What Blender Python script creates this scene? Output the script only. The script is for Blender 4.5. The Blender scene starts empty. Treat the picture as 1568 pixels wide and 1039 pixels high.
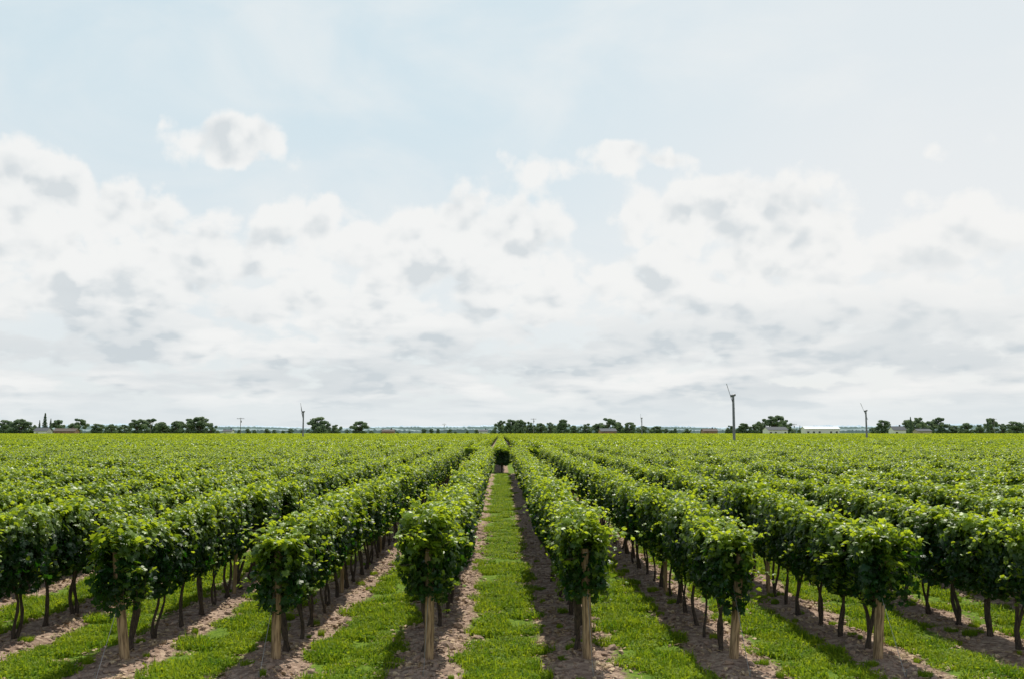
import bpy, math, random
import numpy as np
from mathutils import Vector
R = math.radians
random.seed(7); rng = np.random.default_rng(7)
scene = bpy.context.scene
scene.view_settings.view_transform = 'Standard'
scene.view_settings.look = 'None'
scene.view_settings.exposure = 0
scene.view_settings.gamma = 1
S = 2.38; XR = -1.12; Y0 = 14.7; Y1 = 78.0; CAMH = 3.6
YAW = R(0.7)
SUN_AZ = R(13); SUN_EL = R(56)

# ------------------------------------------------------------ camera
cam = bpy.data.cameras.new("camera"); camo = bpy.data.objects.new("camera", cam)
scene.collection.objects.link(camo); scene.camera = camo
camo.location = (0, 0, CAMH)
camo.rotation_euler = (R(90 + 5.7), 0, -YAW)
cam.sensor_width = 36; cam.lens = 32.14; cam.clip_end = 20000; cam.clip_start = 0.1

def wx(px, D):
    return D * math.tan(YAW + math.atan((px - 784) / 1407.0))
def wh(py, D):
    return CAMH + (659.5 - py) * D / 1407.0

# ------------------------------------------------------------ node helpers
def new_mat(name):
    m = bpy.data.materials.new(name); m.use_nodes = True
    nt = m.node_tree; nt.nodes.clear()
    out = nt.nodes.new('ShaderNodeOutputMaterial')
    return m, nt, out
class NB:
    def __init__(s, nt): s.nt = nt
    def n(s, t, **k):
        nd = s.nt.nodes.new(t)
        for a, b in k.items(): setattr(nd, a, b)
        return nd
    def set(s, sock, v):
        if isinstance(v, bpy.types.NodeSocket): s.nt.links.new(v, sock)
        elif v is not None: sock.default_value = v
    def m(s, op, a, b=None, c=None, clamp=False):
        nd = s.n('ShaderNodeMath', operation=op); nd.use_clamp = clamp
        s.set(nd.inputs[0], a)
        if b is not None: s.set(nd.inputs[1], b)
        if c is not None: s.set(nd.inputs[2], c)
        return nd.outputs[0]
    def mr(s, v, a, b, c=0.0, d=1.0, smooth=True):
        nd = s.n('ShaderNodeMapRange')
        nd.interpolation_type = 'SMOOTHSTEP' if smooth else 'LINEAR'
        s.set(nd.inputs[0], v); nd.inputs[1].default_value = a; nd.inputs[2].default_value = b
        nd.inputs[3].default_value = c; nd.inputs[4].default_value = d
        return nd.outputs[0]
    def mix(s, f, a, b, blend='MIX'):
        nd = s.n('ShaderNodeMix', data_type='RGBA', blend_type=blend)
        s.set(nd.inputs[0], f)
        s.set(nd.inputs[6], (*a, 1) if isinstance(a, tuple) else a)
        s.set(nd.inputs[7], (*b, 1) if isinstance(b, tuple) else b)
        return nd.outputs[2]
    def noise(s, vec, scale, detail=4, rough=0.5, dist=0.0):
        nd = s.n('ShaderNodeTexNoise')
        if vec is not None: s.set(nd.inputs['Vector'], vec)
        nd.inputs['Scale'].default_value = scale; nd.inputs['Detail'].default_value = detail
        nd.inputs['Roughness'].default_value = rough; nd.inputs['Distortion'].default_value = dist
        return nd.outputs[0]
    def comb(s, x, y, z=0.0):
        nd = s.n('ShaderNodeCombineXYZ')
        s.set(nd.inputs[0], x); s.set(nd.inputs[1], y); s.set(nd.inputs[2], z)
        return nd.outputs[0]

# ------------------------------------------------------------ world / sky
def build_world():
    w = bpy.data.worlds.new("World"); scene.world = w; w.use_nodes = True
    nt = w.node_tree; nt.nodes.clear(); b = NB(nt)
    out = b.n('ShaderNodeOutputWorld'); bg = b.n('ShaderNodeBackground')
    bg.inputs[1].default_value = 0.1
    nt.links.new(bg.outputs[0], out.inputs[0])
    sky = b.n('ShaderNodeTexSky'); sky.sky_type = 'NISHITA'; sky.sun_disc = False
    sky.sun_elevation = SUN_EL; sky.sun_rotation = SUN_AZ
    sky.air_density = 1.0; sky.dust_density = 1.2; sky.ozone_density = 1.0
    tc = b.n('ShaderNodeTexCoord'); sp = b.n('ShaderNodeSeparateXYZ')
    nt.links.new(tc.outputs['Generated'], sp.inputs[0])
    A = b.m('MULTIPLY', b.m('ARCTAN2', sp.outputs[0], sp.outputs[1]), 57.2958)
    E = b.m('MULTIPLY', b.m('ARCSINE', sp.outputs[2]), 57.2958)
    Ep = b.m('MAXIMUM', E, 0.0)
    u = b.m('MULTIPLY', A, 0.1)
    v = b.m('MULTIPLY', b.m('LOGARITHM', b.m('ADD', Ep, 4.0), math.e), 1.9)
    # clear-air colour : nishita + thin high veil
    veil = b.mix(b.mr(E, 6, 22), (7.9, 8.4, 8.6), (6.75, 8.05, 8.6))
    right = b.mr(A, -6, 26)
    veil = b.mix(b.m('MULTIPLY', right, b.mr(E, 24, 12, .65, .95)), veil, (8.65, 8.8, 8.75))
    vf = b.mr(E, 27, 50, 0.90, 0.05)
    base = b.mix(vf, sky.outputs[0], veil)
    wisp = b.noise(b.comb(b.m('MULTIPLY', A, 0.05), b.m('MULTIPLY', E, 0.09), 3.3), 1.6, 5, 0.55, 0.4)
    base = b.mix(b.m('MULTIPLY', b.m('MULTIPLY', b.mr(wisp, 0.38, 0.75), 0.6), b.mr(E, 50, 28)), base, (8.6, 8.8, 8.8))
    # cloud coverage
    cov = b.mr(E, 10.5, 17.3, 0.70, -0.70, smooth=False)
    def pa(px): return 0.7 + math.degrees(math.atan((px - 784) / 1407.0))
    def pe(py): return 5.7 + math.degrees(math.atan((519.5 - py) / 1407.0))
    blobs = [(335,240,165,54,1.45),(365,208,70,36,.5),(858,240,110,50,1.6),(975,234,60,32,1.1),(1050,247,50,24,.9),
             (20,300,100,60,.9),(145,335,95,50,.9),(520,340,130,65,.75),(745,330,125,80,.95),
             (1090,310,165,62,1.0),(1210,370,120,60,.4),(1190,215,60,26,.5),(1480,265,110,30,.5),
             (180,20,100,36,.8),(300,318,80,40,-.3),(915,312,50,36,-.45)]
    k = 0.0405
    for (x, y, rx, ry, wt) in blobs:
        dx = b.m('MULTIPLY', b.m('SUBTRACT', A, pa(x)), 1 / (rx * k))
        dy = b.m('MULTIPLY', b.m('SUBTRACT', E, pe(y)), 1 / (ry * k))
        d = b.m('SQRT', b.m('ADD', b.m('MULTIPLY', dx, dx), b.m('MULTIPLY', dy, dy)))
        f = b.m('MULTIPLY', b.mr(d, 1.35, 0.1), wt)
        cov = b.m('ADD', cov, f)
    def dens(du, dv, detail):
        vec = b.comb(b.m('ADD', u, du), b.m('ADD', v, dv), 1.7)
        n1 = b.noise(vec, 2.1, detail, 0.55, 0.1)
        r = b.m('ADD', b.m('MULTIPLY', b.m('SUBTRACT', n1, 0.5), 3.1), cov)
        nw = b.n('ShaderNodeTexNoise'); b.set(nw.inputs['Vector'], vec); nw.inputs['Scale'].default_value = 5; nw.inputs['Detail'].default_value = 3
        va = b.n('ShaderNodeVectorMath', operation='MULTIPLY_ADD'); b.set(va.inputs[0], nw.outputs['Color']); va.inputs[1].default_value = (.22, .22, 0); b.set(va.inputs[2], vec)
        vo = b.n('ShaderNodeTexVoronoi'); vo.voronoi_dimensions = '2D'
        b.set(vo.inputs['Vector'], va.outputs[0]); vo.inputs['Scale'].default_value = 3.4; vo.inputs['Detail'].default_value = 1.5; vo.inputs['Roughness'].default_value = .5
        return b.m('ADD', r, b.m('MULTIPLY', b.m('SUBTRACT', .42, vo.outputs['Distance']), .75))
    d0 = dens(0, 0, 7)
    d1 = dens(0.05, 0.13, 3)
    alpha = b.mr(d0, -0.08, 0.42)
    # shade : thick cloud overhead of the sample -> grey base
    sh = b.mr(d1, 0.3, 1.65)
    lit = b.mr(b.m('SUBTRACT', d0, d1), -0.4, 0.45, 0.0, 1.0)
    grey = b.m('MULTIPLY', sh, b.m('SUBTRACT', 1.1, lit))
    grey = b.m('MULTIPLY', grey, b.mr(A, 8, 30, 1.65, 0.7), clamp=True)
    # broad grey decks low down, stretched sideways
    deck = b.noise(b.comb(b.m('MULTIPLY', u, 0.75), b.m('MULTIPLY', v, 1.5), 9.1), 1.6, 5, 0.52, 0.2)
    deck = b.m('MULTIPLY', b.mr(deck, 0.32, 0.64), b.mr(E, 9.5, 3.5))
    grey = b.m('ADD', b.m('MULTIPLY', grey, .74), b.m('MULTIPLY', deck, 0.74), clamp=True)
    white = b.mix(right, (9.05, 9.1, 9.0), (9.1, 9.1, 8.95))
    ccol = b.mix(grey, white, (6.05, 6.6, 6.95))
    col = b.mix(b.m('MULTIPLY', alpha, 0.93), base, ccol)
    col = b.mix(b.m('MULTIPLY', b.mr(E, 2.8, 0.8), 0.7), col, (7.6, 8.1, 8.3))
    col = b.mix(b.mr(E, 0.0, -3.0), col, (1.2, 1.6, 0.7))
    nt.links.new(col, bg.inputs[0])
build_world()

sun = bpy.data.lights.new("sun", 'SUN'); sun.energy = 5.0; sun.angle = R(0.6); sun.color = (1.0, 0.95, 0.85)
suno = bpy.data.objects.new("sun", sun); scene.collection.objects.link(suno)
sd = Vector((math.sin(SUN_AZ) * math.cos(SUN_EL), math.cos(SUN_AZ) * math.cos(SUN_EL), math.sin(SUN_EL)))
suno.rotation_euler = (-sd).to_track_quat('-Z', 'Y').to_euler(); suno.location = (20, 0, 40)

# ------------------------------------------------------------ materials
def leaf_material(name, dark, light, tdark, tlight, tf=0.38, rough=0.42, spec=0.45, patch=0.0):
    m, nt, out = new_mat(name); b = NB(nt)
    at = b.n('ShaderNodeAttribute', attribute_name='tint')
    oi = b.n('ShaderNodeObjectInfo')
    t = b.m('ADD', at.outputs['Fac'], b.m('MULTIPLY', b.m('SUBTRACT', oi.outputs['Random'], 0.5), 0.12), clamp=True)
    if patch:
        g = b.n('ShaderNodeNewGeometry')
        t = b.m('ADD', t, b.m('MULTIPLY', b.m('SUBTRACT', b.noise(g.outputs['Position'], 1.7, 3, .6), 0.5), patch), clamp=True)
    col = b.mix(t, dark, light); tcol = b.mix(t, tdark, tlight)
    p = b.n('ShaderNodeBsdfPrincipled'); b.set(p.inputs['Base Color'], col)
    p.inputs['Roughness'].default_value = rough; p.inputs['Specular IOR Level'].default_value = spec
    tr = b.n('ShaderNodeBsdfTranslucent'); b.set(tr.inputs[0], tcol)
    mx = b.n('ShaderNodeMixShader'); mx.inputs[0].default_value = tf
    nt.links.new(p.outputs[0], mx.inputs[1]); nt.links.new(tr.outputs[0], mx.inputs[2])
    nt.links.new(mx.outputs[0], out.inputs[0]); return m
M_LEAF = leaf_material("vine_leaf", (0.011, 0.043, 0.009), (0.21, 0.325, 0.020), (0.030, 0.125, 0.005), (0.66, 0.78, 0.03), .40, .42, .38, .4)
M_LEAFD = leaf_material("distant_vine_leaf", (0.035, 0.09, 0.016), (0.26, 0.35, 0.026), (0.11, 0.24, 0.010), (0.64, 0.72, 0.03), .40, .55, .15)  # lighter than the near leaf: distance haze painted into the colours
M_GRASS = leaf_material("grass_blade", (0.06, 0.145, 0.010), (0.27, 0.36, 0.022), (0.13, 0.30, 0.010), (0.52, 0.60, 0.02), 0.4, 0.6, 0.10, 1.5)
M_TREE = leaf_material("tree_foliage", (0.10, 0.155, 0.105), (0.24, 0.31, 0.17), (0.12, 0.18, 0.09), (0.28, 0.36, 0.15), 0.3, 0.9, 0.02)  # aerial haze mixed into the foliage colours

def simple_mat(name, c1, c2, scale=5.0, rough=0.8, bump=0.3, stretch=(1, 1, 1), metallic=0.0, bdist=0.01):
    m, nt, out = new_mat(name); b = NB(nt)
    tc = b.n('ShaderNodeTexCoord'); mp = b.n('ShaderNodeMapping'); mp.inputs['Scale'].default_value = stretch
    nt.links.new(tc.outputs['Object'], mp.inputs[0])
    f = b.noise(mp.outputs[0], scale, 6, 0.6)
    col = b.mix(b.mr(f, 0.35, 0.65), c1, c2)
    p = b.n('ShaderNodeBsdfPrincipled'); b.set(p.inputs['Base Color'], col)
    p.inputs['Roughness'].default_value = rough; p.inputs['Metallic'].default_value = metallic
    bp = b.n('ShaderNodeBump'); bp.inputs['Strength'].default_value = bump; bp.inputs['Distance'].default_value = bdist
    b.set(bp.inputs['Height'], f); nt.links.new(bp.outputs[0], p.inputs['Normal'])
    nt.links.new(p.outputs[0], out.inputs[0]); return m
M_BARK = simple_mat("vine_bark", (0.025, 0.017, 0.013), (0.085, 0.06, 0.042), 14, 0.9, 0.8, (4, 4, 0.6))
M_TRUNK = simple_mat("tree_bark", (0.05, 0.04, 0.03), (0.12, 0.1, 0.08), 3, 0.9, 0.5)
M_POST = simple_mat("weathered_wood", (0.12, 0.075, 0.038), (0.42, 0.29, 0.165), 7, 0.85, 0.8, (6, 6, 0.5))
M_WIRE = simple_mat("galvanised_wire", (0.3, 0.3, 0.3), (0.4, 0.4, 0.4), 3, 0.4, 0.0, metallic=0.8)
M_STEEL = simple_mat("painted_steel", (0.16, 0.17, 0.18), (0.24, 0.25, 0.26), 2, 0.5, 0.05, metallic=0.2)
M_POLE = simple_mat("grey_pole_wood", (0.16, 0.15, 0.14), (0.26, 0.25, 0.23), 2, 0.8, 0.2)
M_CLOD = simple_mat("soil_clod", (0.19, 0.125, 0.09), (0.46, 0.33, 0.245), 30, 0.95, 0.5)
M_LITTER = simple_mat("dry_leaf", (0.25, 0.15, 0.07), (0.55, 0.42, 0.26), 12, 0.8, 0.2)

def ground_material():
    m, nt, out = new_mat("vineyard_ground"); b = NB(nt)
    g = b.n('ShaderNodeNewGeometry'); sp = b.n('ShaderNodeSeparateXYZ'); P = g.outputs['Position']
    nt.links.new(P, sp.inputs[0]); X = sp.outputs[0]; Y = sp.outputs[1]
    shift = b.m('MULTIPLY', b.m('GREATER_THAN', Y, Y1 + 1.5), S / 2)
    d = b.m('PINGPONG', b.m('SUBTRACT', b.m('SUBTRACT', X, XR), shift), S / 2)
    n1 = b.noise(P, 1.3, 5, 0.6); n2 = b.noise(P, 9, 5, 0.65); n3 = b.noise(P, 45, 4, 0.6); n0 = b.noise(P, 0.25, 3, 0.5)
    dd = b.m('ADD', d, b.m('MULTIPLY', b.m('SUBTRACT', n1, 0.5), 0.4))
    dd = b.m('ADD', dd, b.m('MULTIPLY', b.m('SUBTRACT', n2, 0.5), 0.35))
    gm = b.mr(dd, 0.54, 0.70)
    head = b.mr(b.m('ABSOLUTE', b.m('SUBTRACT', Y, Y1 + 1.5)), 1.4, 0.9)
    front = b.mr(Y, 10.5, 9.0)
    far = b.mr(Y, 560, 600)
    gm = b.m('MAXIMUM', gm, b.m('MAXIMUM', head, b.m('MAXIMUM', front, far)))
    # soil
    s = b.mix(b.mr(n2, 0.3, 0.7), (0.22, 0.145, 0.105), (0.50, 0.365, 0.275))
    s = b.mix(b.m('MULTIPLY', b.mr(n1, 0.45, 0.70), 0.6), s, (0.17, 0.115, 0.085))
    s = b.mix(b.m('MULTIPLY', b.mr(n3, 0.55, 0.75), 0.6), s, (0.62, 0.47, 0.365))
    vo = b.n('ShaderNodeTexVoronoi'); vo.inputs['Scale'].default_value = 11; nt.links.new(P, vo.inputs['Vector'])
    vc = b.n('ShaderNodeSeparateColor'); nt.links.new(vo.outputs['Color'], vc.inputs[0])
    s = b.mix(b.m('MULTIPLY', b.mr(vc.outputs[0], 0.55, 0.95), 0.6), s, (0.15, 0.095, 0.065))
    s = b.mix(b.m('MULTIPLY', b.mr(vc.outputs[1], 0.7, 0.95), 0.6), s, (0.58, 0.44, 0.32))
    # grass base
    gr = b.mix(b.mr(n2, 0.3, 0.7), (0.06, 0.13, 0.012), (0.19, 0.29, 0.025))
    gr = b.mix(b.m('MULTIPLY', b.mr(n3, 0.5, 0.8), 0.5), gr, (0.28, 0.33, 0.05))
    fieldc = b.mix(b.mr(n0, 0.35, 0.65), (0.16, 0.24, 0.035), (0.26, 0.32, 0.06))
    gr = b.mix(far, gr, fieldc)
    col = b.mix(gm, s, gr)
    p = b.n('ShaderNodeBsdfPrincipled'); b.set(p.inputs['Base Color'], col)
    p.inputs['Roughness'].default_value = 0.95; p.inputs['Specular IOR Level'].default_value = 0.15
    h = b.m('ADD', b.m('MULTIPLY', n2, 0.6), b.m('MULTIPLY', n3, 0.35))
    bp = b.n('ShaderNodeBump'); bp.inputs['Strength'].default_value = 1.0; bp.inputs['Distance'].default_value = 0.08
    b.set(bp.inputs['Height'], h); nt.links.new(bp.outputs[0], p.inputs['Normal'])
    nt.links.new(p.outputs[0], out.inputs[0]); return m
M_GROUND = ground_material()

# ------------------------------------------------------------ mesh helper
class MB:
    def __init__(s): s.v = []; s.f = []; s.mi = []; s.t = []; s.n = 0
    def add(s, v, f, mi=0, tint=None):
        v = np.asarray(v, float).reshape(-1, 3)
        f = np.asarray(f, int)
        s.v.append(v); s.f.append(f + s.n); s.mi.append(np.full(len(f), mi, int))
        s.t.append(np.full(len(v), 0.5) if tint is None else np.broadcast_to(np.asarray(tint, float), (len(v),)))
        s.n += len(v)
    def mesh(s, name, mats, smooth=False):
        me = bpy.data.meshes.new(name)
        V = np.concatenate(s.v); T = np.concatenate(s.t)
        sizes = np.concatenate([np.full(len(f), f.shape[1], int) for f in s.f])
        loops = np.concatenate([f.ravel() for f in s.f])
        me.vertices.add(len(V)); me.vertices.foreach_set('co', V.ravel())
        me.loops.add(len(loops)); me.loops.foreach_set('vertex_index', loops)
        me.polygons.add(len(sizes))
        st = np.concatenate([[0], np.cumsum(sizes)[:-1]])
        me.polygons.foreach_set('loop_start', st); me.polygons.foreach_set('loop_total', sizes)
        me.polygons.foreach_set('material_index', np.concatenate(s.mi))
        me.polygons.foreach_set('use_smooth', np.full(len(sizes), smooth))
        a = me.attributes.new('tint', 'FLOAT', 'POINT'); a.data.foreach_set('value', T)
        for m in mats: me.materials.append(m)
        me.update(calc_edges=True); me.validate(); return me
def tube(mb, pts, rad, n=6, mi=0, cap=True):
    pts = np.asarray(pts, float); k = len(pts); rad = np.broadcast_to(rad, (k,))
    tg = np.gradient(pts, axis=0); tg /= np.linalg.norm(tg, axis=1)[:, None] + 1e-9
    ref = np.array([1.0, 0, 0]) if abs(tg[0][0]) < 0.8 else np.array([0, 1.0, 0])
    V = []
    for i in range(k):
        a = np.cross(tg[i], ref); a /= np.linalg.norm(a); c = np.cross(tg[i], a)
        ang = np.arange(n) * 2 * math.pi / n
        V.append(pts[i] + rad[i] * (np.cos(ang)[:, None] * a + np.sin(ang)[:, None] * c))
    V = np.concatenate(V); F = []
    for i in range(k - 1):
        for j in range(n):
            j2 = (j + 1) % n
            F.append((i * n + j, i * n + j2, (i + 1) * n + j2, (i + 1) * n + j))
    mb.add(V, F, mi)
    if cap:
        mb.add(np.vstack([V[-n:], pts[-1]]), [(j, (j + 1) % n, n) for j in range(n)], mi)
def box(mb, c, sz, mi=0, rot=0.0):
    sx, sy, sz_ = [q / 2 for q in sz]
    V = np.array([(x, y, z) for x in (-sx, sx) for y in (-sy, sy) for z in (-sz_, sz_)])
    mb.add(V + np.array(c), [(0, 1, 3, 2), (4, 6, 7, 5), (0, 4, 5, 1), (2, 3, 7, 6), (0, 2, 6, 4), (1, 5, 7, 3)], mi)
def link(name, me, loc=(0, 0, 0), rot=(0, 0, 0), scale=(1, 1, 1), parent=None, coll=None):
    o = bpy.data.objects.new(name, me); o.location = loc; o.rotation_euler = rot; o.scale = scale
    (coll or scene.collection).objects.link(o)
    if parent: o.parent = parent
    return o

# ------------------------------------------------------------ leaves
LEAF_V = np.array([(0, .42, .03), (0, .12, 0), (.28, -.06, -.05), (.52, .24, -.10), (.36, .38, -.04), (.47, .70, -.14), (.2, .72, -.05),
                   (0, 1.0, -.18), (-.2, .72, -.05), (-.47, .70, -.14), (-.36, .38, -.04), (-.52, .24, -.10), (-.28, -.06, -.05)])
LEAF_F = np.array([(0, i, i + 1 if i < 12 else 1) for i in range(1, 13)])
QUAD_V = np.array([(-.45, .1, 0), (.45, .15, 0), (.35, .85, -.12), (-.3, .95, -.1)]); QUAD_F = np.array([(0, 1, 2, 3)])
def nrm(a): return a / (np.linalg.norm(a, axis=-1, keepdims=True) + 1e-9)
def put_leaves(mb, P, N, sz, tint, tv=LEAF_V, tf=LEAF_F, mi=0, g=rng, down=None):
    n = len(P); N = nrm(N)
    dn = np.tile(np.array([0, 0, -1.0]), (n, 1)) if down is None else down
    t = dn + g.normal(0, .45, (n, 3)); t = nrm(t - (t * N).sum(1)[:, None] * N); bb = np.cross(N, t)
    sz = np.broadcast_to(sz, (n,))
    fold = g.uniform(0.3, 2.2, n)
    V = P[:, None, :] + sz[:, None, None] * (tv[None, :, 0, None] * bb[:, None] + (tv[None, :, 1, None] - .45) * t[:, None] + fold[:, None, None] * tv[None, :, 2, None] * N[:, None])
    F = tf[None] + (np.arange(n) * len(tv))[:, None, None]
    mb.add(V.reshape(-1, 3), F.reshape(-1, tf.shape[1]), mi, np.repeat(np.broadcast_to(tint, (n,)), len(tv)))

def canopy(mb, g, L, n, size, tv, tf, hw=.37, zc=1.5, hh=.60, shoots=10, t0=.03, tk=.56, bot=(.92, 1.4), ext=.10):
    # hedge body : overlapping leafy shoot-curtains of different size, a continuous but ragged wall
    nb = max(3, int(L / .2))
    bx = np.linspace(-L / 2 - ext, L / 2 + ext, nb) + g.normal(0, .05, nb)
    bw = hw * g.uniform(.75, 1.15, nb); btop = zc + hh * g.uniform(.80, 1.14, nb); bbot = zc - hh * g.uniform(bot[0], bot[1], nb)
    by = g.normal(0, .06, nb); bl = g.uniform(.15, .28, nb)
    c = g.integers(0, nb, n)
    th = g.uniform(-math.pi / 2, 1.5 * math.pi, n); r = (1 - .5 * g.random(n) ** 1.5)
    ct, st = np.cos(th), np.sin(th)
    x = bx[c] + bl[c] * np.clip(g.normal(0, .6, n), -1.5, 1.5)
    mid = (btop + bbot)[c] / 2 + .08; hz = np.where(st > 0, btop[c] - mid, mid - bbot[c])
    hwz = bw[c] * np.where(st > 0, 1.0, 1 - .22 * np.abs(st))
    y = by[c] + hwz * r * np.sign(ct) * np.abs(ct) ** .6
    z = mid + hz * r * np.sign(st) * np.abs(st) ** .8
    keep = ~((st < -.7) & (g.random(n) < .45)); x, y, z, ct, st, r, c = x[keep], y[keep], z[keep], ct[keep], st[keep], r[keep], c[keep]; n = len(x)
    P = np.stack([y, x, z], 1)
    N = np.stack([ct * .9, g.normal(0, .35, n), st * .6 + .55], 1) + g.normal(0, .45, (n, 3))
    tint = np.clip(t0 + tk * np.clip(z - 1.5, -.5, 9) / .55 + .6 * (r - .9) + g.normal(0, .06, nb)[c] + g.normal(0, .19, n), 0, 1)  # younger tops lighter; sunlit tops and shaded inside also painted into the tint
    put_leaves(mb, P, N, size * g.uniform(.6, 1.2, n), tint, tv, tf, 0, g)
    for _ in range(shoots):   # wandering shoots standing out of the hedge
        x0 = g.uniform(-L / 2, L / 2); side = g.choice([-1, 1]); q = g.random()
        if q < .5: p = np.array([side * g.uniform(0, .22), x0, zc + hh * .75]); d = np.array([side * g.uniform(.1, .9), g.normal(0, .6), 1.0]); ln = g.uniform(.2, .7); tb = .55
        elif q < .75: p = np.array([side * hw * .8, x0, zc + g.uniform(-.2, .4)]); d = np.array([side * 1.0, g.normal(0, .5), .2]); ln = g.uniform(.25, .5); tb = .35
        else: p = np.array([side * hw * .7, x0, zc - g.uniform(.1, .35)]); d = np.array([side * .3, g.normal(0, .3), -.8]); ln = g.uniform(.25, .6); tb = .15
        d = d / np.linalg.norm(d); m = int(ln / .045); pts = []
        for i in range(m):
            pts.append(p.copy()); p = p + d * .045; d = d + np.array([0, 0, -.12]) + g.normal(0, .06, 3); d /= np.linalg.norm(d)
        pts = np.array(pts); f = np.linspace(0, 1, m)
        put_leaves(mb, pts + g.normal(0, .035, (m, 3)), np.stack([g.normal(0, .5, m), g.normal(0, .5, m), np.full(m, .8)], 1),
                   size * (1.05 - .55 * f), np.clip(tb + .45 * f + g.normal(0, .08, m), 0, 1), tv, tf, 0, g)
        if len(tv) > 6: tube(mb, pts, np.linspace(.005, .002, m), 3, 1, False)

def vine_trunk(mb, g):
    nst = 2 if g.random() < .6 else 1
    for s in range(nst):
        lean = (-1 if s else 1) * g.uniform(.05, .28) * (1 if nst == 2 else .6)
        zz = np.linspace(-.05, 1.1, 8); ph = g.uniform(0, 6.28, 3)
        yy = lean * (np.maximum(zz, 0) / 1.0) ** 1.3 + .04 * np.sin(zz * 6 + ph[0]); xx = g.normal(0, .02) + .045 * np.sin(zz * 5 + ph[1])
        r = np.linspace(.036, .02, 8) * g.uniform(.7, 1.15) * (1 + .15 * np.sin(zz * 17 + ph[2])); r[0] *= 1.35
        tube(mb, np.stack([xx, yy, zz], 1), r, 7, 1)
    yy = np.linspace(-.6, .6, 7)
    tube(mb, np.stack([.02 * np.sin(yy * 7), yy, 1.05 + .03 * np.sin(yy * 5)], 1), .017, 5, 1)
    for _ in range(3):
        y0 = g.uniform(-.5, .5); tube(mb, [(0, y0, 1.05), (g.normal(0, .1), y0 + g.normal(0, .1), .85 + g.uniform(-.15, .1))], [.006, .003], 3, 1)

def proto_coll(name, meshes):
    c = bpy.data.collections.new(name)
    for i, me in enumerate(meshes):
        o = bpy.data.objects.new(f"{name}_{i:02d}", me); c.objects.link(o)
    return c

_groups = {}
def scatter(name, coll, P, rot, scl, idx):
    n = len(P); me = bpy.data.meshes.new(name)
    me.vertices.add(n); me.vertices.foreach_set('co', np.asarray(P, float).ravel())
    a = me.attributes.new('rot', 'FLOAT_VECTOR', 'POINT'); a.data.foreach_set('vector', np.asarray(rot, float).ravel())
    a = me.attributes.new('scl', 'FLOAT_VECTOR', 'POINT'); a.data.foreach_set('vector', np.asarray(scl, float).ravel())
    a = me.attributes.new('idx', 'INT', 'POINT'); a.data.foreach_set('value', np.asarray(idx, np.int32))
    me.update()
    o = link(name, me)
    if coll.name not in _groups:
        ng = bpy.data.node_groups.new("instances_" + coll.name, 'GeometryNodeTree')
        ng.interface.new_socket('Geometry', in_out='INPUT', socket_type='NodeSocketGeometry')
        ng.interface.new_socket('Geometry', in_out='OUTPUT', socket_type='NodeSocketGeometry')
        gi = ng.nodes.new('NodeGroupInput'); go = ng.nodes.new('NodeGroupOutput')
        ip = ng.nodes.new('GeometryNodeInstanceOnPoints'); ci = ng.nodes.new('GeometryNodeCollectionInfo')
        ci.inputs['Collection'].default_value = coll; ci.inputs['Separate Children'].default_value = True; ci.inputs['Reset Children'].default_value = True
        ip.inputs['Pick Instance'].default_value = True
        def na(nm, ty):
            q = ng.nodes.new('GeometryNodeInputNamedAttribute'); q.data_type = ty; q.inputs['Name'].default_value = nm
            return q.outputs['Attribute']
        er = ng.nodes.new('FunctionNodeEulerToRotation'); L = ng.links.new
        L(na('rot', 'FLOAT_VECTOR'), er.inputs[0]); L(er.outputs[0], ip.inputs['Rotation'])
        L(na('scl', 'FLOAT_VECTOR'), ip.inputs['Scale']); L(na('idx', 'INT'), ip.inputs['Instance Index'])
        L(gi.outputs[0], ip.inputs['Points']); L(ci.outputs[0], ip.inputs['Instance']); L(ip.outputs[0], go.inputs[0])
        _groups[coll.name] = ng
    md = o.modifiers.new("instances", 'NODES'); md.node_group = _groups[coll.name]
    return o

# ------------------------------------------------------------ ground sheet
def gh(x, y):
    x = np.asarray(x, float); y = np.asarray(y, float)
    d = np.abs((x - XR + S / 2) % S - S / 2)
    blk = np.clip((y - 12.5) / 2, 0, 1) * np.clip((Y1 + 1 - y) / 1.5, 0, 1)
    return blk * .07 * np.exp(-(d / .42) ** 2) + np.clip((120 - y) / 40, 0, 1) * (.018 * np.sin(x * 2.1 + np.sin(y * .7) * 2) * np.sin(y * 1.3 + x * .4) + .010 * np.sin(x * 7 + y * 2.2) * np.sin(y * 4.1 - x))
xs = np.concatenate([[-5000, -2500, -1200, -600, -300, -150, -90], np.arange(-55, 55.01, .17), [90, 150, 300, 600, 1200, 2500, 5000]])
ys = np.concatenate([[-600, -200, -60, -20, 0, 5], np.arange(8, 40, .2), np.arange(40, 84, .6), [90, 100, 120, 150, 200, 300, 450, 600, 900, 1400, 2500, 5000]])
GX, GY = np.meshgrid(xs, ys); GZ = gh(GX, GY); nx, ny = len(xs), len(ys)
ii = (np.arange(ny - 1)[:, None] * nx + np.arange(nx - 1)[None]).ravel()
mb = MB(); mb.add(np.stack([GX.ravel(), GY.ravel(), GZ.ravel()], 1), np.stack([ii, ii + 1, ii + nx + 1, ii + nx], 1), 0)
link("ground", mb.mesh("ground", [M_GROUND], True))

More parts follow.
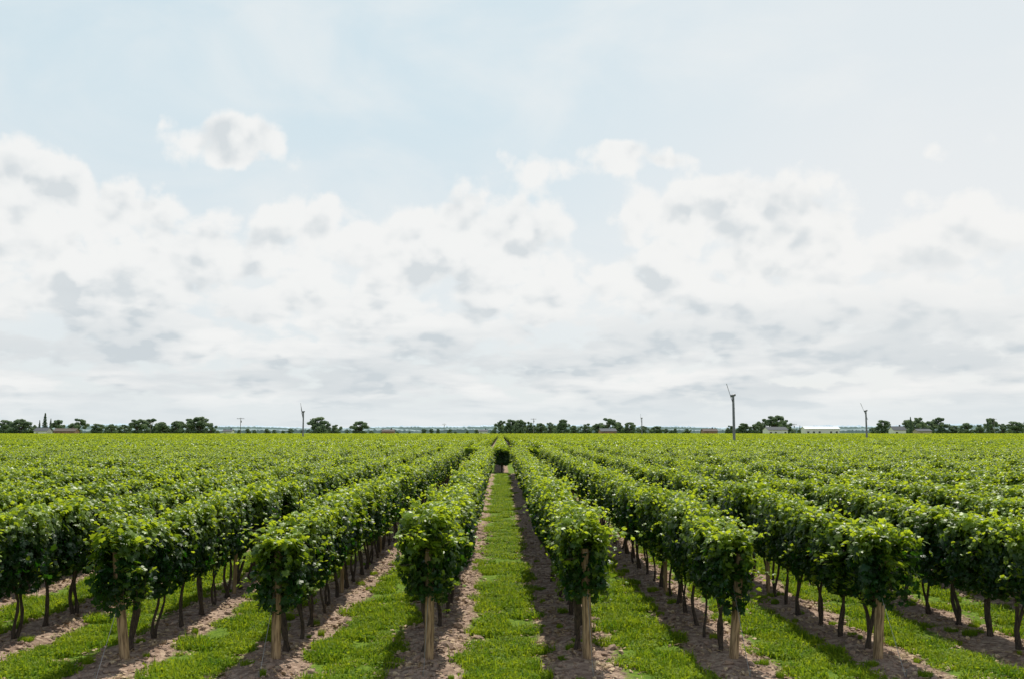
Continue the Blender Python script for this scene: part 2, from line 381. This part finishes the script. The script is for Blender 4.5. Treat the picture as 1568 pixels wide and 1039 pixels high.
# ------------------------------------------------------------ vines
OFFX = {1: .09, 3: -.10, -2: .03}
metas = []
for i in range(12):
    g = np.random.default_rng(100 + i); mb = MB()
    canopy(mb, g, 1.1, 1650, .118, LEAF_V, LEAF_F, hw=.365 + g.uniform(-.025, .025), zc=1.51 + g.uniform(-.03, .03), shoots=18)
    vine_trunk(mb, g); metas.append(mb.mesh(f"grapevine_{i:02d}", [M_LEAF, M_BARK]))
for i in range(4):     # loose end-of-row growth hanging over the post (indices 12..15)
    g = np.random.default_rng(200 + i); mb = MB()
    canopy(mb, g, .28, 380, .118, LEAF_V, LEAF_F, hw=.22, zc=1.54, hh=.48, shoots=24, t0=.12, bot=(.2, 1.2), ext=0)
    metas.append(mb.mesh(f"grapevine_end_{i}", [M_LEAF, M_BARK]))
C_VINE = proto_coll("grapevine", metas)
KR = range(-21, 22)
for k in sorted(KR, key=abs):
    x = XR + S * k + OFFX.get(k, 0); g = np.random.default_rng(1000 + k)
    P = []; Ro = []; Sc = []; Id = []
    y = Y0 + .50; ph = g.uniform(0, 6.28, 4); last = -1
    while y < Y1 - .3:
        if abs(x) < .62 * y + 7:
            P.append((x + .06 * math.sin(y * .9 + ph[0]) + g.normal(0, .02), y, float(gh(x, y)))); Ro.append((0, 0, g.choice([0, math.pi]) + g.normal(0, .04)))
            Sc.append((1 + .10 * math.sin(y * 1.1 + ph[2]) + g.normal(0, .05), g.uniform(.98, 1.12), 1 + .035 * math.sin(y * .6 + ph[1]) + .02 * math.sin(y * 2.1 + ph[3]) + g.normal(0, .015)))
            j = int(g.integers(0, 12)); j = (j + 1) % 12 if j == last else j; last = j; Id.append(j)
        y += .98
    if abs(x) < .62 * Y0 + 7:
        P.append((x + g.normal(0, .05), Y0 - .16, .05)); Ro.append((0, 0, g.uniform(-.4, .4) + g.choice([0, math.pi]))); s = g.uniform(.95, 1.15); Sc.append((s, s, g.uniform(.92, 1.02))); Id.append(12 + int(g.integers(0, 4)))
    if P: scatter("grapevine_row", C_VINE, P, Ro, Sc, Id)

far = []
for i in range(5):
    g = np.random.default_rng(300 + i); mb = MB()
    canopy(mb, g, 6.0, 3000, .21, QUAD_V, QUAD_F, hw=.42, shoots=26, t0=.12, tk=.52)
    for q in range(5): tube(mb, [(0, -2.4 + q * 1.2, 0), (.03, -2.3 + q * 1.2, .5), (0, -2.4 + q * 1.2, 1.05)], .03, 4, 1)
    far.append(mb.mesh(f"vine_row_section_{i}", [M_LEAF, M_BARK]))
C_FAR = proto_coll("vine_row_section", far)
P = []; Ro = []; Sc = []; Id = []; g = np.random.default_rng(5)
for k in range(-70, 71):
    x = XR + S * (k + .5); y = Y1 + 5.2
    if abs(x) < .60 * y + 8: P.append((x, y - 2.4, 0)); Ro.append((0, 0, 0)); Sc.append((1.9, .25, 1.0)); Id.append(int(g.integers(0, 5)))
    while y < 150:
        if abs(x) < .60 * y + 8:
            P.append((x, y, 0)); Ro.append((0, 0, g.choice([0, math.pi]))); Sc.append((1.0, 1, g.uniform(.97, 1.08))); Id.append(int(g.integers(0, 5)))
        y += 6.0
scatter("middle_vineyard_rows", C_FAR, P, Ro, Sc, Id)
far = []
for i in range(4):
    g = np.random.default_rng(400 + i); mb = MB()
    canopy(mb, g, 20.0, 5200, .38, QUAD_V, QUAD_F, hw=.55, shoots=20, t0=.36, tk=.45, bot=(.9, 1.1)); far.append(mb.mesh(f"distant_row_section_{i}", [M_LEAFD, M_BARK]))
C_DIST = proto_coll("distant_row_section", far)
P = []; Ro = []; Sc = []; Id = []
for k in range(-160, 161):
    x = XR + S * (k + .5); y = 162.0
    while y < 570:
        if abs(x) < .60 * y + 8:
            P.append((x, y, 0)); Ro.append((0, 0, g.choice([0, math.pi]))); f = .80 + min(1, max(0, y - 220) / 220) * .6; Sc.append((f, 1, g.uniform(.98, 1.02))); Id.append(int(g.integers(0, 4)))
        y += 20.0
scatter("distant_vineyard_rows", C_DIST, P, Ro, Sc, Id)

# ------------------------------------------------------------ posts and wires
def post_mesh(seed):
    g = np.random.default_rng(seed); mb = MB(); h = 1.72; zz = np.linspace(-.15, h, 8)
    tube(mb, np.stack([.012 * np.sin(zz * 2 + seed), .01 * np.sin(zz * 3), zz], 1), np.linspace(.078, .066, 8), 12, 0)
    for z in (1.0, 1.45, 1.65):   # wire wraps
        a = np.linspace(0, 6.28, 13); tube(mb, np.stack([.076 * np.cos(a), .076 * np.sin(a), z + .004 * a], 1), .004, 4, 1)
    return mb.mesh(f"wooden_post_{seed}", [M_POST, M_WIRE], True)
pm = [post_mesh(i) for i in range(4)]
LEAN = {-3: -1, -2: -4.5, -1: 0, 0: 0, 1: 0, 2: 6.0, 3: 2.5}
for k in range(-7, 8):
    x = XR + S * k + OFFX.get(k, 0); g = np.random.default_rng(60 + k)
    link("wooden_end_post", pm[k % 4], (x, Y0, float(gh(x, Y0)) - .02), (R(4.0 + g.normal(0, 1.0)), R(LEAN.get(k, 0) + g.normal(0, .6)), 0))
C_POST = proto_coll("line_post", [pm[0]])
P = []
for k in KR:
    for y in np.arange(Y0 + 5.9, Y1, 6.4):
        xx = XR + S * k + OFFX.get(k, 0)
        if abs(xx) < .62 * y + 7: P.append((xx, y, 0))
scatter("wooden_line_posts", C_POST, P, np.zeros((len(P), 3)), np.tile([.6, .6, 1.05], (len(P), 1)), np.zeros(len(P)))
mb = MB()
for k in range(-12, 13):
    x = XR + S * k + OFFX.get(k, 0)
    for z in (1.05, 1.45, 1.7):
        tube(mb, [(x, Y0 - .08 * z, z), (x, 40, z), (x, Y1, z)], .003, 4, 0)
    tube(mb, [(x, Y0 - .12, 1.2), (x, Y0 - 1.0, .02)], .004, 4, 0)
    tube(mb, [(x, Y0 - 1.0, -.1), (x, Y0 - 1.03, .14)], .011, 5, 0)
link("trellis_wires", mb.mesh("trellis_wires", [M_WIRE]))

# ------------------------------------------------------------ grass
gm = []
for i in range(5):
    g = np.random.default_rng(500 + i); mb = MB(); n = 420
    bx = g.uniform(-.26, .26, n); by = g.uniform(-.26, .26, n); keep = bx ** 2 + by ** 2 < .07; bx = bx[keep]; by = by[keep]; n = len(bx)
    h = g.gamma(4, .012, n) + .012; a = g.uniform(0, 6.28, n); w = g.uniform(.004, .009, n); ln = g.uniform(.2, 1.1, n) * h
    dx, dy = np.cos(a), np.sin(a); ex, ey = -dy, dx
    b0 = np.stack([bx - ex * w, by - ey * w, np.zeros(n) - .01], 1); b1 = np.stack([bx + ex * w, by + ey * w, np.zeros(n) - .01], 1)
    m0 = np.stack([bx - ex * w * .8 + dx * ln * .35, by - ey * w * .8 + dy * ln * .35, h * .65], 1); m1 = np.stack([bx + ex * w * .8 + dx * ln * .35, by + ey * w * .8 + dy * ln * .35, h * .65], 1)
    tp = np.stack([bx + dx * ln, by + dy * ln, h], 1)
    V = np.stack([b0, b1, m1, m0, tp], 1).reshape(-1, 3); o = np.arange(n) * 5
    tt = np.repeat(np.clip(g.normal(.5, .25, n), 0, 1), 5)
    mb.add(V, np.stack([o, o + 1, o + 2, o + 3], 1), 0, tt); mb.add(V, np.stack([o + 3, o + 2, o + 4], 1), 0, tt)
    q = 90; P = np.stack([g.uniform(-.24, .24, q), g.uniform(-.24, .24, q), g.uniform(.02, .07, q)], 1)
    put_leaves(mb, P, np.array([0, 0, 1.]) + g.normal(0, .35, (q, 3)), .04, g.uniform(.2, .9, q), QUAD_V, QUAD_F, 0, g, down=nrm(g.normal(0, 1, (q, 3))))
    gm.append(mb.mesh(f"grass_tuft_{i}", [M_GRASS]))
C_GRASS = proto_coll("grass_tuft", gm)
g = np.random.default_rng(9)
def strip_points(ya, yb, per_m2, xlim, keep=lambda d, x, y, r: d > .6):
    n = int((yb - ya) * 2 * xlim * per_m2); x = g.uniform(-xlim, xlim, n); y = g.uniform(ya, yb, n)
    d = np.abs((x - XR + S / 2) % S - S / 2)
    wob = .09 * np.sin(y * 1.9 + x) + .06 * np.sin(y * 5.3 + x * 3) + g.normal(0, .06, n)
    k = keep(d + wob, x, y, g.random(n)) & (np.abs(x) < .60 * y + 2.5); return x[k], y[k]
thin = lambda d, x, y, r: (d > .68) & (r < .70 + .5 * np.sin(x * 3.1 + y * .8) * np.sin(y * 1.7 - x))
xa, ya_ = strip_points(10.5, 26, 15, 17, thin); xb, yb_ = strip_points(26, 77.5, 6, 13, lambda d, x, y, r: (d > .74) & (r < .8))
xc, yc_ = strip_points(11, 26, 1.3, 15, lambda d, x, y, r: d < .7)
sa = np.concatenate([g.uniform(.8, 1.25, len(xa)), g.uniform(1.1, 1.6, len(xb)), g.uniform(.15, .5, len(xc))])
x = np.concatenate([xa, xb, xc]); y = np.concatenate([ya_, yb_, yc_]); n = len(x)
zs = np.concatenate([g.uniform(.6, 1.6, len(xa)), g.uniform(.7, 1.3, len(xb)), g.uniform(.5, 1.3, len(xc))])
scatter("grass", C_GRASS, np.stack([x, y, gh(x, y)], 1), np.stack([np.zeros(n), np.zeros(n), g.uniform(0, 6.28, n)], 1), np.stack([sa, sa, zs], 1), g.integers(0, 5, n))

# soil clods & litter
import bmesh
cm = []
for i in range(4):
    bm = bmesh.new(); bmesh.ops.create_icosphere(bm, subdivisions=2, radius=1)
    gg = np.random.default_rng(i)
    for v in bm.verts: v.co *= 1 + gg.normal(0, .14); v.co.z *= .6
    me = bpy.data.meshes.new(f"clod_{i}"); bm.to_mesh(me); bm.free(); me.materials.append(M_CLOD); cm.append(me)
C_CLOD = proto_coll("soil_clod", cm)
x, y = strip_points(11, 34, 45, 15, lambda d, x, y, r: d < .66); n = len(x); s = g.gamma(2.2, .009, n) + .004
scatter("soil_clods", C_CLOD, np.stack([x, y, gh(x, y) + s * .2], 1), g.uniform(0, 6.28, (n, 3)) * np.array([.1, .1, 1]), np.stack([s * g.uniform(.7, 1.6, n), s, s], 1), g.integers(0, 4, n))
lm = []
for i in range(3):
    mb = MB(); gg = np.random.default_rng(40 + i); q = 8
    P = np.stack([gg.uniform(-.2, .2, q), gg.uniform(-.2, .2, q), gg.uniform(.005, .02, q)], 1)
    put_leaves(mb, P, np.array([0, 0, 1.]) + gg.normal(0, .4, (q, 3)), gg.uniform(.03, .09, q), .5, g=gg, down=nrm(gg.normal(0, 1, (q, 3))))
    for _ in range(4):
        a = gg.uniform(0, 6.28); c = gg.uniform(-.2, .2, 2); l = gg.uniform(.05, .15)
        tube(mb, [(c[0], c[1], .012), (c[0] + l * math.cos(a), c[1] + l * math.sin(a), .015)], .003, 4, 0)
    lm.append(mb.mesh(f"litter_{i}", [M_LITTER]))
C_LIT = proto_coll("dry_leaf_litter", lm)
x, y = strip_points(11, 40, 6.0, 15, lambda d, x, y, r: (d < .85) | (r < .25)); n = len(x)
scatter("dry_leaf_litter", C_LIT, np.stack([x, y, gh(x, y) + .01], 1), np.stack([np.zeros(n), np.zeros(n), g.uniform(0, 6.28, n)], 1), np.tile(g.uniform(.7, 1.2, n)[:, None], (1, 3)), g.integers(0, 3, n))

# ------------------------------------------------------------ trees (unit : 10 m tall)
def tree_mesh(seed, wide):
    g = np.random.default_rng(seed); mb = MB(); H = 10.0
    tube(mb, [(0, 0, -.3), (.1, 0, 1.5), (0, .1, 3.5), (.15, 0, 6)], [.32, .25, .2, .08], 7, 1)
    nc = 34
    for c in range(nc):
        a = g.uniform(0, 6.28); zt = g.uniform(.10, 1.0); rr = math.sqrt(max(0, 1 - ((zt - .42) / .62) ** 2)) * wide * g.uniform(.25, 1.0)
        C = np.array([rr * math.cos(a), rr * math.sin(a), zt * (H - 1.1)]); cr = g.uniform(.8, 1.5) * (1.15 - .35 * zt)
        tube(mb, [(0, 0, C[2] * .45), C * np.array([.5, .5, .8]), C], [.09, .06, .02], 4, 1)
        n = 150; D = nrm(g.normal(0, 1, (n, 3))); P = C + D * (cr * (1 - .5 * g.random(n) ** 1.5))[:, None] * np.array([1.1, 1.1, .85])
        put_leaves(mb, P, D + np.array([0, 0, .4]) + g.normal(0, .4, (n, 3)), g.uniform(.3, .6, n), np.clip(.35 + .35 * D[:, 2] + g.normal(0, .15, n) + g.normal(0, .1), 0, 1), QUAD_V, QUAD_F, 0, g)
    return mb.mesh(f"tree_{seed}", [M_TREE, M_TRUNK])
TM = [tree_mesh(700 + i, w) for i, w in enumerate([3.2, 4.2, 5.2, 3.8, 4.8])]
def spruce_mesh(seed):
    g = np.random.default_rng(seed); mb = MB(); tube(mb, [(0, 0, -.3), (0, 0, 5), (0, 0, 9.8)], [.25, .15, .03], 6, 1)
    for lv in np.linspace(.8, 9.6, 22):
        R0 = 2.3 * (1 - lv / 10.2) * g.uniform(.8, 1.15) + .1; n = int(30 + 60 * R0)
        a = g.uniform(0, 6.28, n); r = R0 * np.sqrt(g.random(n)); P = np.stack([r * np.cos(a), r * np.sin(a), lv - .35 * r + g.normal(0, .1, n)], 1)
        put_leaves(mb, P, np.stack([np.cos(a) * .6, np.sin(a) * .6, np.ones(n)], 1) + g.normal(0, .3, (n, 3)), g.uniform(.2, .45, n), g.uniform(0, .4, n), QUAD_V, QUAD_F, 0, g)
    return mb.mesh(f"spruce_{seed}", [M_TREE, M_TRUNK])
SM = [spruce_mesh(801), spruce_mesh(802)]
TREES = [(10,26,641),(30,34,640),(45,18,645),(87,20,641),(120,28,639),(150,22,647),(170,20,648),(190,20,648),(210,28,640),(232,32,639),(250,22,644),(270,22,643),
 (290,32,638),(305,36,636),(322,20,646),(486,30,636),(498,18,643),(514,20,648),(552,30,643),
 (768,22,642),(782,22,640),(797,24,641),(810,18,643),(828,20,646),(842,18,645),(860,24,640),(878,16,650),(900,22,646),(915,18,647),(930,32,638),(948,20,644),(964,22,645),(985,22,650),(1005,22,651),
 (1118,14,650),(1137,22,646),(1155,18,648),(1172,26,638),(1187,34,634),(1202,24,641),(1352,24,641),(1392,22,641),(1406,30,636),(1422,22,643),(1439,28,637),
 (1462,18,650),(1480,26,646),(1500,18,648),(1519,20,638),(1535,22,647),(1556,28,643),(1580,30,641),(1610,34,640),(-20,34,640),(-50,30,643),(1650,34,640)]
g = np.random.default_rng(77)
for i, (px, w, ty) in enumerate(TREES):
    D = g.uniform(610, 720); h = wh(ty, D); me = TM[i % 5]; ww = w * D / 1407.0; bw = max(v.co.x for v in me.vertices) * 2
    s = ww / bw * 1.22
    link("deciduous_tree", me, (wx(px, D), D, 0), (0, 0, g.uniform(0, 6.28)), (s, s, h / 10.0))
for px, ty, w in [(68, 631, 1.1), (77, 640, 1.0), (1395, 637, 1.0), (1513, 641, 1.0), (1225, 650, .8), (60, 642, .9)]:
    D = 640; h = wh(ty, D); link("spruce_tree", SM[px % 2], (wx(px, D), D, 0), (0, 0, px), (h / 10 * w * .8, h / 10 * w * .8, h / 10))
# low bushes / far hedge lines
C_TREE = proto_coll("hedge_bush", TM)
P = []; Sc = []
for (a, b_, top, D) in [(0,340,655,735),(475,530,657,735),(755,1030,655,735),(1030,1115,656,760),(1120,1240,656,735),(1340,1620,655,735),(340,470,656.5,900),(570,760,657,1000),(-80,0,652,735)]:
    px = a
    while px < b_:
        h = wh(top + g.uniform(-2.0, 3), D); P.append((wx(px, D), D + g.uniform(-15, 15), 0)); s = h / 10 * g.uniform(.8, 1.5); Sc.append((s, s, h / 10)); px += g.uniform(6, 24)
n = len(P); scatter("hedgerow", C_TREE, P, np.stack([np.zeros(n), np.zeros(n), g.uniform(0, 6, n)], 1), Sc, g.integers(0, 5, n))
# wooded hills, aerial haze painted into their pale base colour
def hill(name, D, col, prof, jag, sd_):
    gg = np.random.default_rng(sd_); X = np.arange(-D * .75, D * .75, D / 700); hh = prof(X / D) * D
    hh = hh + jag * np.abs(gg.normal(0, 1, len(X))) ; n = len(X); mb = MB()
    V = np.concatenate([np.stack([X, np.full(n, D), np.full(n, -2.)], 1), np.stack([X, np.full(n, D) + 5, hh * .8], 1), np.stack([X, np.full(n, D) + 40, hh], 1), np.stack([X, np.full(n, D) + 400, np.full(n, -2.)], 1)])
    i = np.arange(n - 1); F = np.concatenate([np.stack([i + q * n, i + 1 + q * n, i + 1 + (q + 1) * n, i + (q + 1) * n], 1) for q in range(3)])
    mb.add(V, F); m = simple_mat(name + "_woods", tuple(c * .9 for c in col), tuple(c * 1.1 for c in col), .02, 1.0, 0.0)
    link(name, mb.mesh(name, [m], False))
hill("distant_hills", 4200, (0.40, 0.50, 0.58), lambda t: .0062 + .0016 * np.sin(t * 14 + 1) + .0008 * np.sin(t * 41), 2.5, 1)
hill("distant_woods", 1700, (0.20, 0.27, 0.27), lambda t: .0035 + .0012 * np.sin(t * 60 + 1) * np.sin(t * 23), 1.6, 2)

# ------------------------------------------------------------ buildings
def mcol(name, c, rough=.8): return simple_mat(name, tuple(x * .9 for x in c), c, 1.5, rough, 0.1)
WALLS = {'white': mcol("white_siding", (.72, .72, .70)), 'brick': mcol("brick_wall", (.28, .16, .12)), 'tan': mcol("tan_siding", (.40, .34, .27))}
ROOFS = {'grey': mcol("grey_shingle", (.09, .10, .11), .95), 'white': mcol("white_metal_roof", (.50, .53, .56), .6), 'brown': mcol("brown_shingle", (.10, .08, .065), .95)}
M_GLASS = mcol("window_glass", (.04, .05, .06), .15); M_TRIM = mcol("trim", (.7, .7, .68))
def house(name, px, D, W, dep, eave, ridge, wall, roof, rot=0.0, doors=False):
    e = bpy.data.objects.new(name, None); scene.collection.objects.link(e); e.location = (wx(px, D), D, 0); e.rotation_euler = (0, 0, rot)
    hw, hd = W / 2, dep / 2
    mb = MB(); V = [(-hw, -hd, 0), (hw, -hd, 0), (hw, hd, 0), (-hw, hd, 0), (-hw, -hd, eave), (hw, -hd, eave), (hw, hd, eave), (-hw, hd, eave), (-hw, 0, ridge), (hw, 0, ridge)]
    mb.add(V, [(0, 1, 5, 4), (2, 3, 7, 6), (1, 2, 6, 5), (3, 0, 4, 7)]); mb.add(V, [(5, 6, 9), (7, 4, 8)])
    link("walls", mb.mesh("walls", [WALLS[wall]]), parent=e)
    mb = MB(); o = .5; sl = (ridge - eave) / hd; t = .18
    for s in (-1, 1):
        q = [(-hw - o, s * (hd + o), eave - sl * o + .05), (hw + o, s * (hd + o), eave - sl * o + .05), (hw + o, 0, ridge + .05), (-hw - o, 0, ridge + .05)]
        q += [(a, b_, c + t) for a, b_, c in q]
        mb.add(q, [(0, 1, 2, 3), (4, 5, 6, 7), (0, 1, 5, 4), (1, 2, 6, 5), (3, 0, 4, 7)])
    box(mb, (W * .25, .8, ridge + .3), (.8, .8, 1.6)) if not doors else None
    link("roof", mb.mesh("roof", [ROOFS[roof]]), parent=e)
    mb = MB(); nw = max(2, int(W / 3.2)); dmb = MB()
    for i in range(nw):
        x = -hw + W * (i + .5) / nw
        if i == nw // 2: box(dmb, (x, -hd - .02, 1.1 if not doors else 1.6), (1.1 if not doors else 2.8, .08, 2.15 if not doors else 3.1))
        else: box(mb, (x, -hd - .02, eave * .58), (1.3, .08, 1.2)); box(dmb, (x, -hd - .015, eave * .58 - .72), (1.6, .12, .12))
    link("windows", mb.mesh("windows", [M_GLASS]), parent=e); link("door_and_sills", dmb.mesh("door", [M_TRIM]), parent=e)
house("farm_house", 66, 600, 8, 8, 3.8, 5.6, 'white', 'grey'); house("brick_house", 102, 600, 13, 9, 3.6, 5.2, 'brick', 'brown', .1)
house("brick_house", 595, 640, 8, 8, 3.4, 4.6, 'brick', 'brown'); house("farm_house", 350, 640, 6, 7, 3.4, 4.6, 'white', 'grey')
house("brick_house", 930, 600, 10, 9, 3.6, 5.2, 'brick', 'grey', .1); house("brick_house", 1086, 610, 9, 9, 3.6, 5.0, 'brick', 'brown')
house("metal_barn", 1187, 600, 13, 10, 4.4, 6.2, 'white', 'grey', .1, True); house("long_farm_shed", 1256, 600, 22, 10, 5.0, 6.4, 'white', 'white', -.05, True)
house("farm_house", 1374, 600, 8, 8, 4.4, 6.6, 'white', 'grey'); house("farm_house", 1412, 605, 9, 8, 3.6, 4.9, 'tan', 'grey'); house("farm_house", 740, 640, 6, 7, 3.4, 4.5, 'white', 'grey')

# ------------------------------------------------------------ wind machines, poles
def wind_machine(px, D, H, bl, tilt):
    e = bpy.data.objects.new("vineyard_wind_machine", None); scene.collection.objects.link(e); e.location = (wx(px, D), D, 0)
    mb = MB(); zz = np.linspace(0, H, 6); tube(mb, np.stack([0 * zz, 0 * zz, zz], 1), np.linspace(.24, .17, 6), 12, 0); box(mb, (0, 0, .1), (1.6, 1.6, .2))
    link("tower", mb.mesh("tower", [M_STEEL], True), parent=e)
    ax = np.array([math.cos(tilt), 0, math.sin(tilt)]); bd = np.array([-math.sin(tilt), 0, math.cos(tilt)])
    hub = np.array([0, 0, H + .15])
    mb = MB(); tube(mb, [hub - ax * .45, hub - ax * .38, hub + ax * .3, hub + ax * .4], [.10, .2, .2, .1], 8, 0); link("gearbox", mb.mesh("gearbox", [M_STEEL], True), parent=e)
    mb = MB(); hb = hub - ax * .42
    for s in (-1, 1):
        t = np.linspace(.1, bl, 7); w = .20 * (1 - .55 * t / bl) + .04; yv = np.array([0, 1., 0]); V = []
        for q, wq in zip(t, w):
            tw = .5 * (1 - q / bl); c = hb + bd * s * q; dv = (yv * math.cos(tw) + ax * math.sin(tw)) * wq; th = ax * .045
            V += [c - dv, c + th, c + dv, c - th]
        F = []
        for i in range(6):
            for j in range(4): F.append((i * 4 + j, i * 4 + (j + 1) % 4, (i + 1) * 4 + (j + 1) % 4, (i + 1) * 4 + j))
        F.append((24, 25, 26, 27)); mb.add(V, F)
    link("blades", mb.mesh("blades", [M_STEEL]), parent=e)
    mb = MB(); box(mb, (1.3, 0, .8), (1.5, .9, 1.1)); box(mb, (1.3, 0, .12), (1.9, 1.2, .22)); tube(mb, [(1.7, .2, 1.3), (1.7, .2, 1.9)], .05, 6, 0); tube(mb, [(0, 0, .9), (.6, 0, .9)], .08, 6, 0)
    link("engine", mb.mesh("engine", [M_STEEL]), parent=e)
wind_machine(1124, 140, 8.9, 2.0, R(17)); wind_machine(1327, 215, 8.2, 2.1, R(22)); wind_machine(464, 245, 8.6, 2.4, R(10)); wind_machine(983, 390, 9.0, 1.8, R(5))
def util_pole(px, D, ty):
    H = wh(ty, D); mb = MB(); tube(mb, [(0, 0, -.5), (0, 0, H * .5), (0, 0, H)], [.19, .16, .12], 8, 0)
    box(mb, (0, -.14, H - .5), (3.6, .14, .2), 0)
    for x in (-1.6, -.6, .6, 1.6): tube(mb, [(x, -.14, H - .4), (x, -.14, H - .1)], [.06, .05], 6, 0)
    tube(mb, [(.35, -.1, H - 2.4), (.35, -.1, H - 1.4)], .2, 8, 0)
    link("utility_pole", mb.mesh("utility_pole", [M_POLE]), (wx(px, D), D, 0))
util_pole(368, 450, 639); util_pole(230, 590, 645); util_pole(817, 590, 640); util_pole(1523, 590, 640); util_pole(1216, 590, 648); util_pole(680, 800, 648)
print("done")
